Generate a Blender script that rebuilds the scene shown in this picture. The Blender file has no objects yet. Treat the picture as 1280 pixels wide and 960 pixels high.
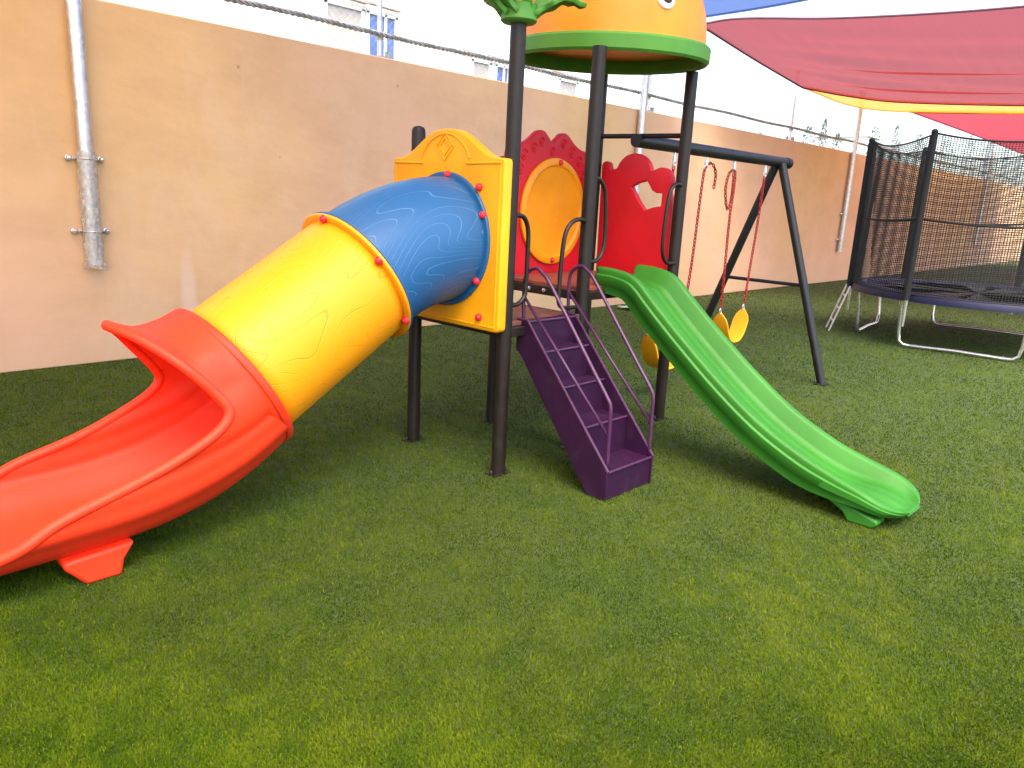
import bpy, bmesh, math, random
import numpy as np
from mathutils import Vector, Matrix
random.seed(7); RNG = np.random.default_rng(7)
scene = bpy.context.scene
COL = scene.collection
PI = math.pi

# ------------------------------------------------------------------ camera
cam_d = bpy.data.cameras.new('camera')
cam = bpy.data.objects.new('camera', cam_d); COL.objects.link(cam)
def _n(a): return a / np.linalg.norm(a)
FPX = 944.0
_ray = lambda u, v: np.array([u - 640, -(v - 480), -FPX], float)
_up = -_n(_ray(450, 4300))
_wd = _ray(1570, 293); _wd = _n(_wd - _up * _wd.dot(_up))
_yd = np.cross(_up, _wd)
_R = np.array([_wd, _yd, _up])
M = Matrix.Identity(4)
for i in range(3):
    for j in range(3):
        M[i][j] = _R[i, j]
M[2][3] = 1.6
cam.matrix_world = M
cam_d.sensor_width = 36; cam_d.lens = 36 * FPX / 1280
cam_d.clip_start = 0.05; cam_d.clip_end = 2000
scene.camera = cam

# ------------------------------------------------------------------ light
SUN_EL, SUN_AZ = math.radians(62), math.radians(-125)   # azimuth of the sun seen from the origin, from +X
world = bpy.data.worlds.new('World'); scene.world = world
world.use_nodes = True
wn = world.node_tree
bg = wn.nodes['Background']
sky = wn.nodes.new('ShaderNodeTexSky')
sky.sky_type = 'NISHITA'; sky.sun_disc = False
sky.sun_elevation = SUN_EL
sky.sun_rotation = PI / 2 - SUN_AZ
sky.air_density = 1.0; sky.dust_density = 4.0; sky.ozone_density = 0.5
wn.links.new(sky.outputs[0], bg.inputs[0])
bg.inputs[1].default_value = 0.15
sun_d = bpy.data.lights.new('sun', 'SUN'); sun_d.energy = 1.0
sun_d.angle = math.radians(40); sun_d.color = (1.0, .87, .68)
sun = bpy.data.objects.new('sun', sun_d); COL.objects.link(sun)
_sd = Vector((math.cos(SUN_EL) * math.cos(SUN_AZ), math.cos(SUN_EL) * math.sin(SUN_AZ), math.sin(SUN_EL)))
sun.rotation_euler = _sd.to_track_quat('Z', 'Y').to_euler()
scene.view_settings.view_transform = 'Standard'
scene.view_settings.look = 'None'
scene.view_settings.gamma = 1
scene.view_settings.exposure = 2.4
scene.view_settings.use_curve_mapping = False
scene.render.engine = 'CYCLES'
scene.cycles.max_bounces = 8
scene.cycles.transparent_max_bounces = 16

# ------------------------------------------------------------------ materials
class NT:
    def __init__(s, name):
        s.m = bpy.data.materials.new(name); s.m.use_nodes = True
        s.t = s.m.node_tree; s.b = s.t.nodes['Principled BSDF']
    def node(s, typ, **kw):
        n = s.t.nodes.new(typ)
        for k, v in kw.items():
            if k.startswith('i_'): n.inputs[int(k[2:])].default_value = v
            else: setattr(n, k, v)
        return n
    def link(s, a, b): s.t.links.new(a, b)
    def coords(s, kind='Object'):
        return s.node('ShaderNodeTexCoord').outputs[kind]
    def mapped(s, src, scale):
        mp = s.node('ShaderNodeMapping'); mp.inputs['Scale'].default_value = scale
        s.link(src, mp.inputs['Vector']); return mp.outputs[0]
    def noise(s, src, scale, detail=4, rough=.55, dist=0):
        n = s.node('ShaderNodeTexNoise'); n.inputs['Scale'].default_value = scale
        n.inputs['Detail'].default_value = detail; n.inputs['Roughness'].default_value = rough
        n.inputs['Distortion'].default_value = dist
        s.link(src, n.inputs['Vector']); return n.outputs['Fac']
    def ramp(s, fac, stops):
        r = s.node('ShaderNodeValToRGB'); e = r.color_ramp.elements
        while len(e) < len(stops): e.new(.5)
        for el, (p, c) in zip(e, stops):
            el.position = p; el.color = c if len(c) == 4 else (*c, 1)
        s.link(fac, r.inputs[0]); return r.outputs[0]
    def math(s, op, a, b=None):
        n = s.node('ShaderNodeMath', operation=op)
        for i, x in enumerate((a, b)):
            if x is None: continue
            if isinstance(x, (int, float)): n.inputs[i].default_value = x
            else: s.link(x, n.inputs[i])
        return n.outputs[0]
    def mix(s, fac, a, b, mode='MIX'):
        n = s.node('ShaderNodeMix', data_type='RGBA', blend_type=mode)
        if isinstance(fac, (int, float)): n.inputs[0].default_value = fac
        else: s.link(fac, n.inputs[0])
        for i, x in ((6, a), (7, b)):
            if isinstance(x, tuple): n.inputs[i].default_value = (*x[:3], 1)
            else: s.link(x, n.inputs[i])
        return n.outputs[2]
    def bump(s, h, strength, dist=.01, prev=None):
        b = s.node('ShaderNodeBump'); b.inputs['Strength'].default_value = strength
        b.inputs['Distance'].default_value = dist
        s.link(h, b.inputs['Height'])
        if prev is not None: s.link(prev, b.inputs['Normal'])
        return b.outputs[0]
    def set(s, color=None, rough=None, normal=None, **kw):
        if color is not None:
            if isinstance(color, tuple): s.b.inputs['Base Color'].default_value = (*color[:3], 1)
            else: s.link(color, s.b.inputs['Base Color'])
        if rough is not None:
            if isinstance(rough, (int, float)): s.b.inputs['Roughness'].default_value = rough
            else: s.link(rough, s.b.inputs['Roughness'])
        if normal is not None: s.link(normal, s.b.inputs['Normal'])
        for k, v in kw.items(): s.b.inputs[k.replace('_', ' ')].default_value = v
        return s.m

def plastic(name, c, rough=.38, var=.12):
    n = NT(name); o = n.coords()
    f = n.noise(o, 3.0, 5)
    col = n.ramp(f, [(.3, tuple(x * (1 - var) for x in c)), (.7, tuple(min(1, x * (1 + var)) for x in c))])
    scuff = n.noise(n.mapped(o, (14, 14, 4)), 6, 6, .7)
    rr = n.node('ShaderNodeMapRange'); n.link(scuff, rr.inputs[0])
    rr.inputs[1].default_value = .3; rr.inputs[2].default_value = .75
    rr.inputs[3].default_value = rough - .06; rr.inputs[4].default_value = rough + .16
    return n.set(col, rr.outputs[0], n.bump(n.noise(o, 180, 3), .06, .002), Specular_IOR_Level=.32)

def wood_grain_plastic(name, c, line, rough=.36):
    """moulded plastic with engraved wood-grain contour lines, along the tube (uses the uv map)"""
    n = NT(name); uv = n.node('ShaderNodeUVMap').outputs[0]
    sx = n.node('ShaderNodeSeparateXYZ'); n.link(uv, sx.inputs[0])
    nz = n.noise(n.mapped(uv, (1.15, 3.0, 1)), 1.0, 1.0, .4, .2)
    k = n.math('FRACT', n.math('ADD', n.math('MULTIPLY', sx.outputs[1], 16.0), n.math('MULTIPLY', nz, 20.0)))
    tri = n.math('ABSOLUTE', n.math('SUBTRACT', k, .5))
    ln = n.node('ShaderNodeMapRange', interpolation_type='SMOOTHSTEP'); n.link(tri, ln.inputs[0])
    ln.inputs[1].default_value = .055; ln.inputs[2].default_value = 0.0
    ln.inputs[3].default_value = 0; ln.inputs[4].default_value = 1
    fine = n.noise(n.mapped(uv, (3, 60, 1)), 1.0, 2)
    mask = n.math('MULTIPLY', ln.outputs[0], n.math('ADD', n.math('MULTIPLY', fine, .8), .25))
    col = n.mix(n.math('MULTIPLY', mask, .52), c, line)
    sc = n.noise(n.coords(), 9, 6, .7)
    col = n.mix(n.math('MULTIPLY', sc, .22), col, tuple(min(1, x * 1.25 + .02) for x in c))
    return n.set(col, rough, n.bump(n.math('SUBTRACT', 1, ln.outputs[0]), .35, .004), Specular_IOR_Level=.38)

def metal_paint(name, c, rough=.38):
    n = NT(name); o = n.coords()
    f = n.noise(o, 12, 5)
    col = n.ramp(f, [(.3, tuple(x * .8 for x in c)), (.75, tuple(x * 1.2 for x in c))])
    dust = n.ramp(n.noise(o, 7, 8, .72), [(.50, (0, 0, 0)), (.74, (.5, .5, .5))])      # dusty, rubbed patches
    col = n.mix(n.math('MULTIPLY', dust, .30), col, tuple(x * .6 + .035 for x in c))
    return n.set(col, n.math('ADD', rough, n.math('MULTIPLY', dust, .35)), n.bump(n.noise(o, 90, 3), .08, .002), Specular_IOR_Level=.35)

MAT = {}
MAT['orange'] = plastic('orange_plastic', (.78, .036, .008), .5)
MAT['yellow'] = plastic('yellow_plastic', (.80, .32, .003), .48)
MAT['amber'] = plastic('amber_plastic', (.78, .27, .005), .4)
MAT['red'] = plastic('red_plastic', (.55, .008, .018), .45)
MAT['bolt'] = plastic('red_cap_plastic', (.68, .02, .03), .3)
MAT['green'] = plastic('green_plastic', (.020, .130, .008), .52)
MAT['roof_orange'] = plastic('roof_orange_plastic', (.80, .24, .012), .42)
MAT['roof_green'] = plastic('roof_green_plastic', (.075, .24, .028), .45)
MAT['white'] = plastic('white_plastic', (.78, .78, .76), .4)
MAT['black'] = plastic('pupil_black', (.03, .012, .015), .4)
MAT['tube_yellow'] = wood_grain_plastic('yellow_woodgrain_plastic', (.82, .285, .0015), (.48, .12, .002), .48)
MAT['tube_blue'] = wood_grain_plastic('blue_woodgrain_plastic', (.012, .085, .215), (.14, .27, .44), .42)
MAT['brown'] = metal_paint('dark_brown_paint', (.011, .0065, .0045), .45)
MAT['deck'] = metal_paint('red_brown_deck', (.22, .045, .03), .55)
MAT['step_deck'] = metal_paint('brown_deck', (.11, .045, .03), .6)
MAT['charcoal'] = metal_paint('charcoal_paint', (.007, .007, .0075), .42)
MAT['purple'] = metal_paint('purple_paint', (.021, .004, .023), .42)
MAT['purple_rail'] = metal_paint('purple_rail_paint', (.055, .016, .052), .35)
MAT['chain'] = metal_paint('red_chain_coating', (.33, .012, .012), .5)
MAT['seat_yellow'] = plastic('swing_seat_yellow', (.72, .31, .006), .45)
def galv(name, c, rough, metallic=.85):
    n = NT(name); o = n.coords()
    v = n.node('ShaderNodeTexVoronoi'); v.inputs['Scale'].default_value = 30; n.link(o, v.inputs['Vector'])
    col = n.mix(.25, c, v.outputs['Color'], 'OVERLAY')
    bw = n.node('ShaderNodeRGBToBW'); n.link(col, bw.inputs[0])
    col2 = n.mix(.8, col, bw.outputs[0])
    n.set(col2, rough, n.bump(n.noise(n.mapped(o, (30, 30, 3)), 4, 4), .1, .003))
    n.b.inputs['Metallic'].default_value = metallic
    return n.m
MAT['galv'] = galv('galvanised_steel', (.62, .60, .58), .38)
MAT['chrome'] = galv('bright_steel', (.70, .70, .69), .22)
MAT['wire'] = galv('fence_wire', (.42, .42, .41), .5, .6)
def wrap_mat():
    n = NT('clear_plastic_wrap'); o = n.coords()
    t = n.node('ShaderNodeBsdfTransparent'); g = n.node('ShaderNodeBsdfGlossy'); g.inputs['Roughness'].default_value = .25
    d = n.node('ShaderNodeBsdfDiffuse'); d.inputs[0].default_value = (.72, .68, .63, 1)
    bmp = n.bump(n.noise(n.mapped(o, (18, 18, 9)), 3, 5, .6, 1.0), .9, .03)
    n.link(bmp, g.inputs['Normal']); n.link(bmp, d.inputs['Normal'])
    a = n.node('ShaderNodeMixShader'); a.inputs[0].default_value = .35
    n.link(d.outputs[0], a.inputs[1]); n.link(g.outputs[0], a.inputs[2])
    b = n.node('ShaderNodeMixShader')
    n.link(n.ramp(n.noise(o, 22, 5, .65), [(.35, (.06, .06, .06)), (.68, (.75, .75, .75))]), b.inputs[0])
    n.link(t.outputs[0], b.inputs[1]); n.link(a.outputs[0], b.inputs[2])
    n.link(b.outputs[0], n.t.nodes['Material Output'].inputs[0]); return n.m
MAT['wrap'] = wrap_mat()
def sail_mat(name, c, tr, weave=.24):
    n = NT(name); o = n.coords()
    st = n.noise(n.mapped(o, (.25, 3.5, 1)), 2.0, 6, .6)
    col = n.mix(n.math('MULTIPLY', st, .35), c, tuple(min(1, x * 1.5 + .015) for x in c))
    d = n.node('ShaderNodeBsdfDiffuse'); t = n.node('ShaderNodeBsdfTranslucent')
    n.link(col, d.inputs[0]); n.link(col, t.inputs[0])
    m = n.node('ShaderNodeMixShader'); m.inputs[0].default_value = tr
    n.link(d.outputs[0], m.inputs[1]); n.link(t.outputs[0], m.inputs[2])
    tp = n.node('ShaderNodeBsdfTransparent')          # open weave of the shade cloth
    m2 = n.node('ShaderNodeMixShader'); m2.inputs[0].default_value = weave
    n.link(m.outputs[0], m2.inputs[1]); n.link(tp.outputs[0], m2.inputs[2])
    n.link(m2.outputs[0], n.t.nodes['Material Output'].inputs[0]); return n.m
MAT['sail_red'] = sail_mat('red_shade_cloth', (.36, .055, .055), .55)
MAT['sail_crimson'] = sail_mat('crimson_shade_cloth', (.42, .03, .06), .6)
MAT['sail_yellow'] = sail_mat('yellow_shade_cloth', (.80, .38, .03), .55, .30)
MAT['sail_blue'] = sail_mat('blue_shade_cloth', (.04, .075, .27), .6, .36)
def wall_mat():
    n = NT('painted_plaster'); o = n.coords()
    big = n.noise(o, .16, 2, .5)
    col = n.ramp(big, [(.35, (.68, .445, .195)), (.52, (.68, .415, .265)), (.68, (.68, .445, .215))])  # pinkish middle tone imitates sail-tinted light, mixed into the plaster colour
    blot = n.noise(n.mapped(o, (1, 1, 1.6)), 1.3, 6, .62)
    col = n.mix(n.ramp(blot, [(.42, (0, 0, 0)), (.70, (.48, .48, .48))]), col, (.53, .32, .165))
    wash = n.noise(n.mapped(o, (.9, 1, .35)), 2.2, 5, .6, .6)
    col = n.mix(n.ramp(wash, [(.55, (0, 0, 0)), (.78, (.5, .5, .5))]), col, (.68, .50, .33))
    sx = n.node('ShaderNodeSeparateXYZ'); n.link(o, sx.inputs[0])
    # splash-back grime along the foot of the wall, with a ragged top
    zz = n.math('ADD', sx.outputs[2], n.math('MULTIPLY', n.noise(o, 3, 5), -.7))
    grime = n.node('ShaderNodeMapRange'); n.link(zz, grime.inputs[0])
    grime.inputs[1].default_value = .35; grime.inputs[2].default_value = -.25
    col = n.mix(n.math('MULTIPLY', grime.outputs[0], .35), col, (.45, .33, .22))
    spots = n.node('ShaderNodeTexVoronoi'); spots.inputs['Scale'].default_value = 1.6; n.link(o, spots.inputs['Vector'])
    sp = n.ramp(spots.outputs['Distance'], [(.012, (1, 1, 1)), (.03, (0, 0, 0))])
    col = n.mix(n.math('MULTIPLY', sp, .55), col, (.16, .09, .06))
    # pale lime run-down on the plaster
    dx = n.math('MULTIPLY', n.math('SUBTRACT', sx.outputs[0], 3.04), 13)
    dz = n.math('MULTIPLY', n.math('SUBTRACT', sx.outputs[2], .55), 2.4)
    rr = n.math('ADD', n.math('MULTIPLY', dx, dx), n.math('MULTIPLY', dz, dz))
    run = n.node('ShaderNodeMapRange', interpolation_type='SMOOTHSTEP')
    n.link(n.math('ADD', rr, n.math('MULTIPLY', n.noise(o, 9, 4), .6)), run.inputs[0])
    run.inputs[1].default_value = 1.9; run.inputs[2].default_value = .1
    col = n.mix(n.math('MULTIPLY', run.outputs[0], .45), col, (.74, .60, .54))
    b1 = n.bump(n.noise(o, 60, 6, .7), .22, .006)
    b2 = n.bump(n.noise(n.mapped(o, (1, 1, 2)), 2.6, 4), .25, .03, b1)
    return n.set(col, .85, b2)
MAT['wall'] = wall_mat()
def plain(name, c, rough=.8, sc=4, var=.12, bump=.1):
    n = NT(name); o = n.coords(); f = n.noise(o, sc, 5)
    col = n.ramp(f, [(.3, tuple(x * (1 - var) for x in c)), (.7, tuple(min(1, x * (1 + var)) for x in c))])
    return n.set(col, rough, n.bump(n.noise(o, sc * 12, 4), bump, .01))
MAT['white_wall'] = plain('white_render', (.80, .80, .79))
MAT['grey_shutter'] = plain('grey_shutter', (.36, .33, .31), .6)
MAT['blue_glass'] = plain('blue_window_glass', (.07, .12, .30), .12, 2, .2, 0)
MAT['roof_edge'] = plain('roof_edge_tile', (.45, .36, .32))
MAT['cypress'] = plain('glare_paled_cypress', (.10, .12, .10), .8, 3, .35)  # foliage greyed to imitate the bright glare washing out distant trees
MAT['bark'] = plain('pale_bark', (.24, .20, .17), .9)
MAT['mat_black'] = plain('jump_mat_fabric', (.016, .017, .018), .7, 60)
MAT['pad_blue'] = plain('blue_vinyl_pad', (.005, .006, .034), .5, 8, .2)
MAT['foam'] = plain('black_foam_sleeve', (.006, .006, .007), .85, 20)
MAT['net'] = plain('black_netting', (.010, .009, .009), .8, 20)
MAT['rope'] = plain('pale_rope', (.5, .5, .46), .8)
MAT['scrap'] = plain('pale_green_sheet', (.36, .48, .36), .5)
MAT['grey_panel'] = plain('grey_billboard', (.40, .40, .41), .6)

def ground_mat():
    n = NT('turf_backing'); o = n.coords()
    f = n.noise(o, 2.2, 5, .6); g = n.noise(o, 160, 3, .7)
    col = n.ramp(f, [(.3, (.028, .052, .003)), (.7, (.043, .070, .003))])
    col = n.mix(n.ramp(g, [(.35, (.25, .45, .45)), (.6, (0, 0, 0))]), col, (.014, .024, .006))
    return n.set(col, .9, n.bump(g, .6, .02))
MAT['ground'] = ground_mat()
def grass_mat():
    n = NT('turf_blades'); a = n.node('ShaderNodeAttribute', attribute_name='tone')
    sx = n.node('ShaderNodeSeparateXYZ'); n.link(a.outputs['Vector'], sx.inputs[0])
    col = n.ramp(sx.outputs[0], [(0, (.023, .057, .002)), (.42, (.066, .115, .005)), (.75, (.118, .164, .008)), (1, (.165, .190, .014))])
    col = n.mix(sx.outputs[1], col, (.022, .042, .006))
    d = n.node('ShaderNodeBsdfTranslucent'); n.link(col, d.inputs[0])
    n.set(col, .9, Specular_IOR_Level=.0)
    m = n.node('ShaderNodeMixShader'); m.inputs[0].default_value = .25
    n.link(n.b.outputs[0], m.inputs[1]); n.link(d.outputs[0], m.inputs[2])
    n.link(m.outputs[0], n.t.nodes['Material Output'].inputs[0]); return n.m
MAT['grass'] = grass_mat()

# ------------------------------------------------------------------ mesh helpers
class MB:
    """collects vertices and faces, then links them as ONE mesh object"""
    def __init__(s): s.v = []; s.f = []; s.uv = None
    def add(s, vs, fs):
        b = len(s.v); s.v += [tuple(map(float, p)) for p in vs]; s.f += [tuple(b + i for i in f) for f in fs]; return s
    def box(s, c, d, rot=None):
        c = Vector(c); hx, hy, hz = (x / 2 for x in d)
        vs = [Vector((x, y, z)) for x in (-hx, hx) for y in (-hy, hy) for z in (-hz, hz)]
        if rot is not None: vs = [rot @ p for p in vs]
        return s.add([c + p for p in vs], [(0, 1, 3, 2), (4, 6, 7, 5), (0, 4, 5, 1), (2, 3, 7, 6), (0, 2, 6, 4), (1, 5, 7, 3)])
    def tube(s, pts, r, n=12, caps=True, closed=False):
        pts = [Vector(p) for p in pts]; m = len(pts)
        rs = r if hasattr(r, '__len__') else [r] * m
        T = []
        for i in range(m):
            a = pts[(i - 1) % m] if closed else pts[max(i - 1, 0)]
            b = pts[(i + 1) % m] if closed else pts[min(i + 1, m - 1)]
            T.append((b - a).normalized())
        u = T[0].orthogonal().normalized(); vs = []
        for i in range(m):
            u = (u - T[i] * u.dot(T[i])).normalized(); w = T[i].cross(u)
            vs += [pts[i] + rs[i] * (math.cos(2 * PI * k / n) * u + math.sin(2 * PI * k / n) * w) for k in range(n)]
        fs = []
        for i in range(m if closed else m - 1):
            j = (i + 1) % m
            fs += [(i * n + k, i * n + (k + 1) % n, j * n + (k + 1) % n, j * n + k) for k in range(n)]
        if caps and not closed:
            fs += [tuple(range(n))[::-1], tuple((m - 1) * n + k for k in range(n))]
        return s.add(vs, fs)
    def cyl(s, a, b, r, n=20): return s.tube([a, b], r, n)
    def lathe(s, prof, n=40, origin=(0, 0, 0), mat=None):
        """prof of (radius, height)"""
        o = Vector(origin); vs = []; fs = []
        for (r, h) in prof:
            for k in range(n):
                a = 2 * PI * k / n; p = Vector((r * math.cos(a), r * math.sin(a), h))
                if mat is not None: p = mat @ p
                vs.append(o + p)
        for i in range(len(prof) - 1):
            fs += [(i * n + k, i * n + (k + 1) % n, (i + 1) * n + (k + 1) % n, (i + 1) * n + k) for k in range(n)]
        if prof[0][0] > 1e-4: fs.append(tuple(range(n))[::-1])
        if prof[-1][0] > 1e-4: fs.append(tuple((len(prof) - 1) * n + k for k in range(n)))
        return s.add(vs, fs)
    def grid(s, rows, closed_row=False):
        b = len(rows[0]); vs = [p for r in rows for p in r]; fs = []
        for i in range(len(rows) - 1):
            for k in range(b if closed_row else b - 1):
                k2 = (k + 1) % b
                fs.append((i * b + k, i * b + k2, (i + 1) * b + k2, (i + 1) * b + k))
        return s.add(vs, fs)
    def build(s, name, mat, parent=None, sharp=40, bevel=0, solid=0, uv=None, offset=0, subsurf=0, weld=False):
        o0 = world_loc(parent) if parent else Vector((0, 0, 0))
        me = bpy.data.meshes.new(name)
        me.from_pydata([(x - o0.x, y - o0.y, z - o0.z) for x, y, z in s.v], [], s.f)
        if uv is not None:
            lay = me.uv_layers.new(name='UVMap')
            for l in me.loops: lay.data[l.index].uv = uv[l.vertex_index]
        bm = bmesh.new(); bm.from_mesh(me)
        if weld: bmesh.ops.remove_doubles(bm, verts=bm.verts, dist=1e-4)
        bmesh.ops.recalc_face_normals(bm, faces=bm.faces); bm.to_mesh(me); bm.free()
        return link_mesh(name, me, mat, parent, sharp, bevel, solid, offset, subsurf)

def link_mesh(name, me, mat, parent=None, sharp=40, bevel=0, solid=0, offset=0, subsurf=0):
    me.materials.clear(); me.materials.append(mat)
    for p in me.polygons: p.use_smooth = True
    me.set_sharp_from_angle(angle=math.radians(sharp))
    o = bpy.data.objects.new(name, me); COL.objects.link(o)
    if parent: o.parent = parent
    if solid:
        md = o.modifiers.new('solid', 'SOLIDIFY'); md.thickness = solid; md.offset = offset; md.use_even_offset = False
    if bevel:
        md = o.modifiers.new('bevel', 'BEVEL'); md.width = bevel; md.segments = 2; md.limit_method = 'ANGLE'
        md.angle_limit = math.radians(35); md.harden_normals = False
    if subsurf:
        md = o.modifiers.new('sub', 'SUBSURF'); md.levels = subsurf; md.render_levels = subsurf
    return o

def world_loc(o):
    v = Vector(o.location)
    while o.parent: o = o.parent; v = v + Vector(o.location)
    return v
def tag(o, label=None, cat=None, group=None, kind=None):
    if label: o['label'] = label
    if cat: o['category'] = cat
    if group: o['group'] = group
    if kind: o['kind'] = kind
    return o
def thing(name, loc, label, cat, group=None):
    o = bpy.data.objects.new(name, None); COL.objects.link(o); o.location = loc
    o.empty_display_size = .2
    return tag(o, label, cat, group)
def flat_panel(name, outlines, thick, bevel, place, mat, parent):
    """extruded, bevelled panel from closed outlines (holes allowed); place(u, v, w) -> world point"""
    cu = bpy.data.curves.new('outline', 'CURVE'); cu.dimensions = '2D'; cu.fill_mode = 'BOTH'
    cu.extrude = thick / 2 - bevel; cu.bevel_depth = bevel; cu.bevel_resolution = 3; cu.offset = -bevel
    for ol in outlines:
        sp = cu.splines.new('POLY'); sp.points.add(len(ol) - 1); sp.use_cyclic_u = True
        for p, (u, v) in zip(sp.points, ol): p.co = (u, v, 0, 1)
    ob = bpy.data.objects.new('outline', cu)
    me = bpy.data.meshes.new_from_object(ob)
    bpy.data.objects.remove(ob); bpy.data.curves.remove(cu)
    o0 = world_loc(parent) if parent else Vector((0, 0, 0))
    for v in me.vertices: v.co = Vector(place(*v.co)) - o0
    bm = bmesh.new(); bm.from_mesh(me); bmesh.ops.remove_doubles(bm, verts=bm.verts, dist=1e-5)
    bmesh.ops.recalc_face_normals(bm, faces=bm.faces); bm.to_mesh(me); bm.free()
    me.name = name
    return link_mesh(name, me, mat, parent, 30)

def catmull(pts, n=8, closed=False):
    P = [np.array(p, float) for p in pts]; m = len(P); out = []
    for i in range(m if closed else m - 1):
        p0 = P[(i - 1) % m] if closed or i > 0 else 2 * P[0] - P[1]
        p1 = P[i]; p2 = P[(i + 1) % m]
        p3 = P[(i + 2) % m] if closed or i + 2 < m else 2 * P[-1] - P[-2]
        for k in range(n):
            t = k / n
            out.append(.5 * (2 * p1 + (p2 - p0) * t + (2 * p0 - 5 * p1 + 4 * p2 - p3) * t * t + (3 * p1 - p0 - 3 * p2 + p3) * t ** 3))
    if not closed: out.append(P[-1])
    return out
def arc(cx, cy, r, a0, a1, n=14):
    return [(cx + r * math.cos(math.radians(a0 + (a1 - a0) * k / n)), cy + r * math.sin(math.radians(a0 + (a1 - a0) * k / n))) for k in range(n + 1)]
def smooth(e0, e1, x):
    t = min(1, max(0, (x - e0) / (e1 - e0))); return t * t * (3 - 2 * t)
def interp(xs, ys, x): return float(np.interp(x, xs, ys))

# ================================================================== SETTING
WALL_Y = 7.14
g = MB().grid([[(x, y, 0) for x in (-60, -6, 45, 400)] for y in (-60, -8, 9, 400)])
tag(g.build('ground', MAT['ground']), kind='structure')

# turf: blades, density and width follow the distance they lie in front of the yard's near edge
def turf():
    N = 1850000
    fwd = np.array([.727, .687]); right = np.array([.687, -.727])
    # sample depth so that density falls with distance
    u = RNG.random(N); d0, d1 = .95, 30.0
    dep = 1 / ((1 / d0) * (1 - u) + (1 / d1) * u) ** 1.0
    lat = RNG.random(N) * 2 - 1; wing = RNG.random(N) < .24        # a thinner spread to either side
    lat = np.where(wing, np.sign(lat) * (dep * .78 + .55 + np.abs(lat) * (dep * .9 + 3.0)), lat * (dep * .80 + .55))
    X = dep * fwd[0] + lat * right[0]; Y = dep * fwd[1] + lat * right[1]
    k = (Y < WALL_Y - .01) & (Y > -9)
    X, Y, dep = X[k], Y[k], dep[k]; n = len(X)
    def vn(x, y, s, seed):                 # value noise
        r = np.random.default_rng(seed).random((256, 256)); x = x * s; y = y * s
        xi = np.floor(x).astype(int); yi = np.floor(y).astype(int); fx = x - xi; fy = y - yi
        fx = fx * fx * (3 - 2 * fx); fy = fy * fy * (3 - 2 * fy)
        g = lambda a, b: r[a % 256, b % 256]
        return (g(xi, yi) * (1 - fx) + g(xi + 1, yi) * fx) * (1 - fy) + (g(xi, yi + 1) * (1 - fx) + g(xi + 1, yi + 1) * fx) * fy
    patch = .24 * vn(X, Y, 2.1, 1) + .26 * vn(X, Y, 5.0, 2) + .30 * vn(X, Y, 10.5, 3) + .20 * vn(X, Y, 19, 5); patch = np.clip(.5 + (patch - .5) * 1.75, 0, 1)
    lay = vn(X, Y, 1.6, 4) * 2 * PI + .8
    ang = lay + RNG.normal(0, 1.5, n)
    wscale = np.maximum(1, dep / 2.6)
    w = .0013 * wscale * RNG.uniform(.7, 1.3, n)
    h = .012 * RNG.uniform(.65, 1.2, n) * (.85 + .35 * patch) * np.minimum(1.35, .9 + .04 * dep)
    lean = h * RNG.uniform(.15, 1.0, n)
    ca, sa = np.cos(ang), np.sin(ang); fa = RNG.random(n) * 2 * PI
    wx, wy = np.cos(fa) * w, np.sin(fa) * w
    P = np.zeros((n, 5, 3))
    P[:, 0] = np.stack([X - wx, Y - wy, np.zeros(n)], 1); P[:, 1] = np.stack([X + wx, Y + wy, np.zeros(n)], 1)
    mx, my = X + ca * lean * .35, Y + sa * lean * .35
    P[:, 2] = np.stack([mx + wx * .8, my + wy * .8, h * .62], 1); P[:, 3] = np.stack([mx - wx * .8, my - wy * .8, h * .62], 1)
    P[:, 4] = np.stack([X + ca * lean, Y + sa * lean, h], 1)
    me = bpy.data.meshes.new('grass')
    me.vertices.add(n * 5); me.vertices.foreach_set('co', P.reshape(-1))
    base = np.arange(n)[:, None] * 5
    lo = np.concatenate([base + np.array([[0, 1, 2, 3]]), base + np.array([[3, 2, 4]])], 1)
    me.loops.add(n * 7); me.loops.foreach_set('vertex_index', lo.reshape(-1).astype(np.int32))
    st = (np.arange(n)[:, None] * 7 + np.array([[0, 4]])).reshape(-1)
    me.polygons.add(n * 2); me.polygons.foreach_set('loop_start', st.astype(np.int32))
    me.update(calc_edges=True)
    tone = np.clip(.12 + .68 * patch + RNG.normal(0, 1, n) * .11 / np.maximum(1, dep / 3.0), 0, 1)
    dry = RNG.random(n) < .05; tone[dry] = .97
    at = me.attributes.new('tone', 'FLOAT_VECTOR', 'POINT')
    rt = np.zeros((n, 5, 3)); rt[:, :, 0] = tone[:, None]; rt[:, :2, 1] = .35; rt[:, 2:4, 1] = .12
    at.data.foreach_set('vector', rt.reshape(-1))
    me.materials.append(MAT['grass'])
    o = bpy.data.objects.new('grass', me); COL.objects.link(o)
    tag(o, 'short bright green artificial turf covering the play yard', 'grass', kind='stuff')
turf()

# boundary wall
WT = 3.0
b = MB(); xs = np.linspace(-8, 60, 69)
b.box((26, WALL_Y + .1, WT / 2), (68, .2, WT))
tag(b.build('boundary_wall', MAT['wall'], bevel=.012), 'tall orange plastered wall along the back of the play yard', 'wall')

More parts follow.
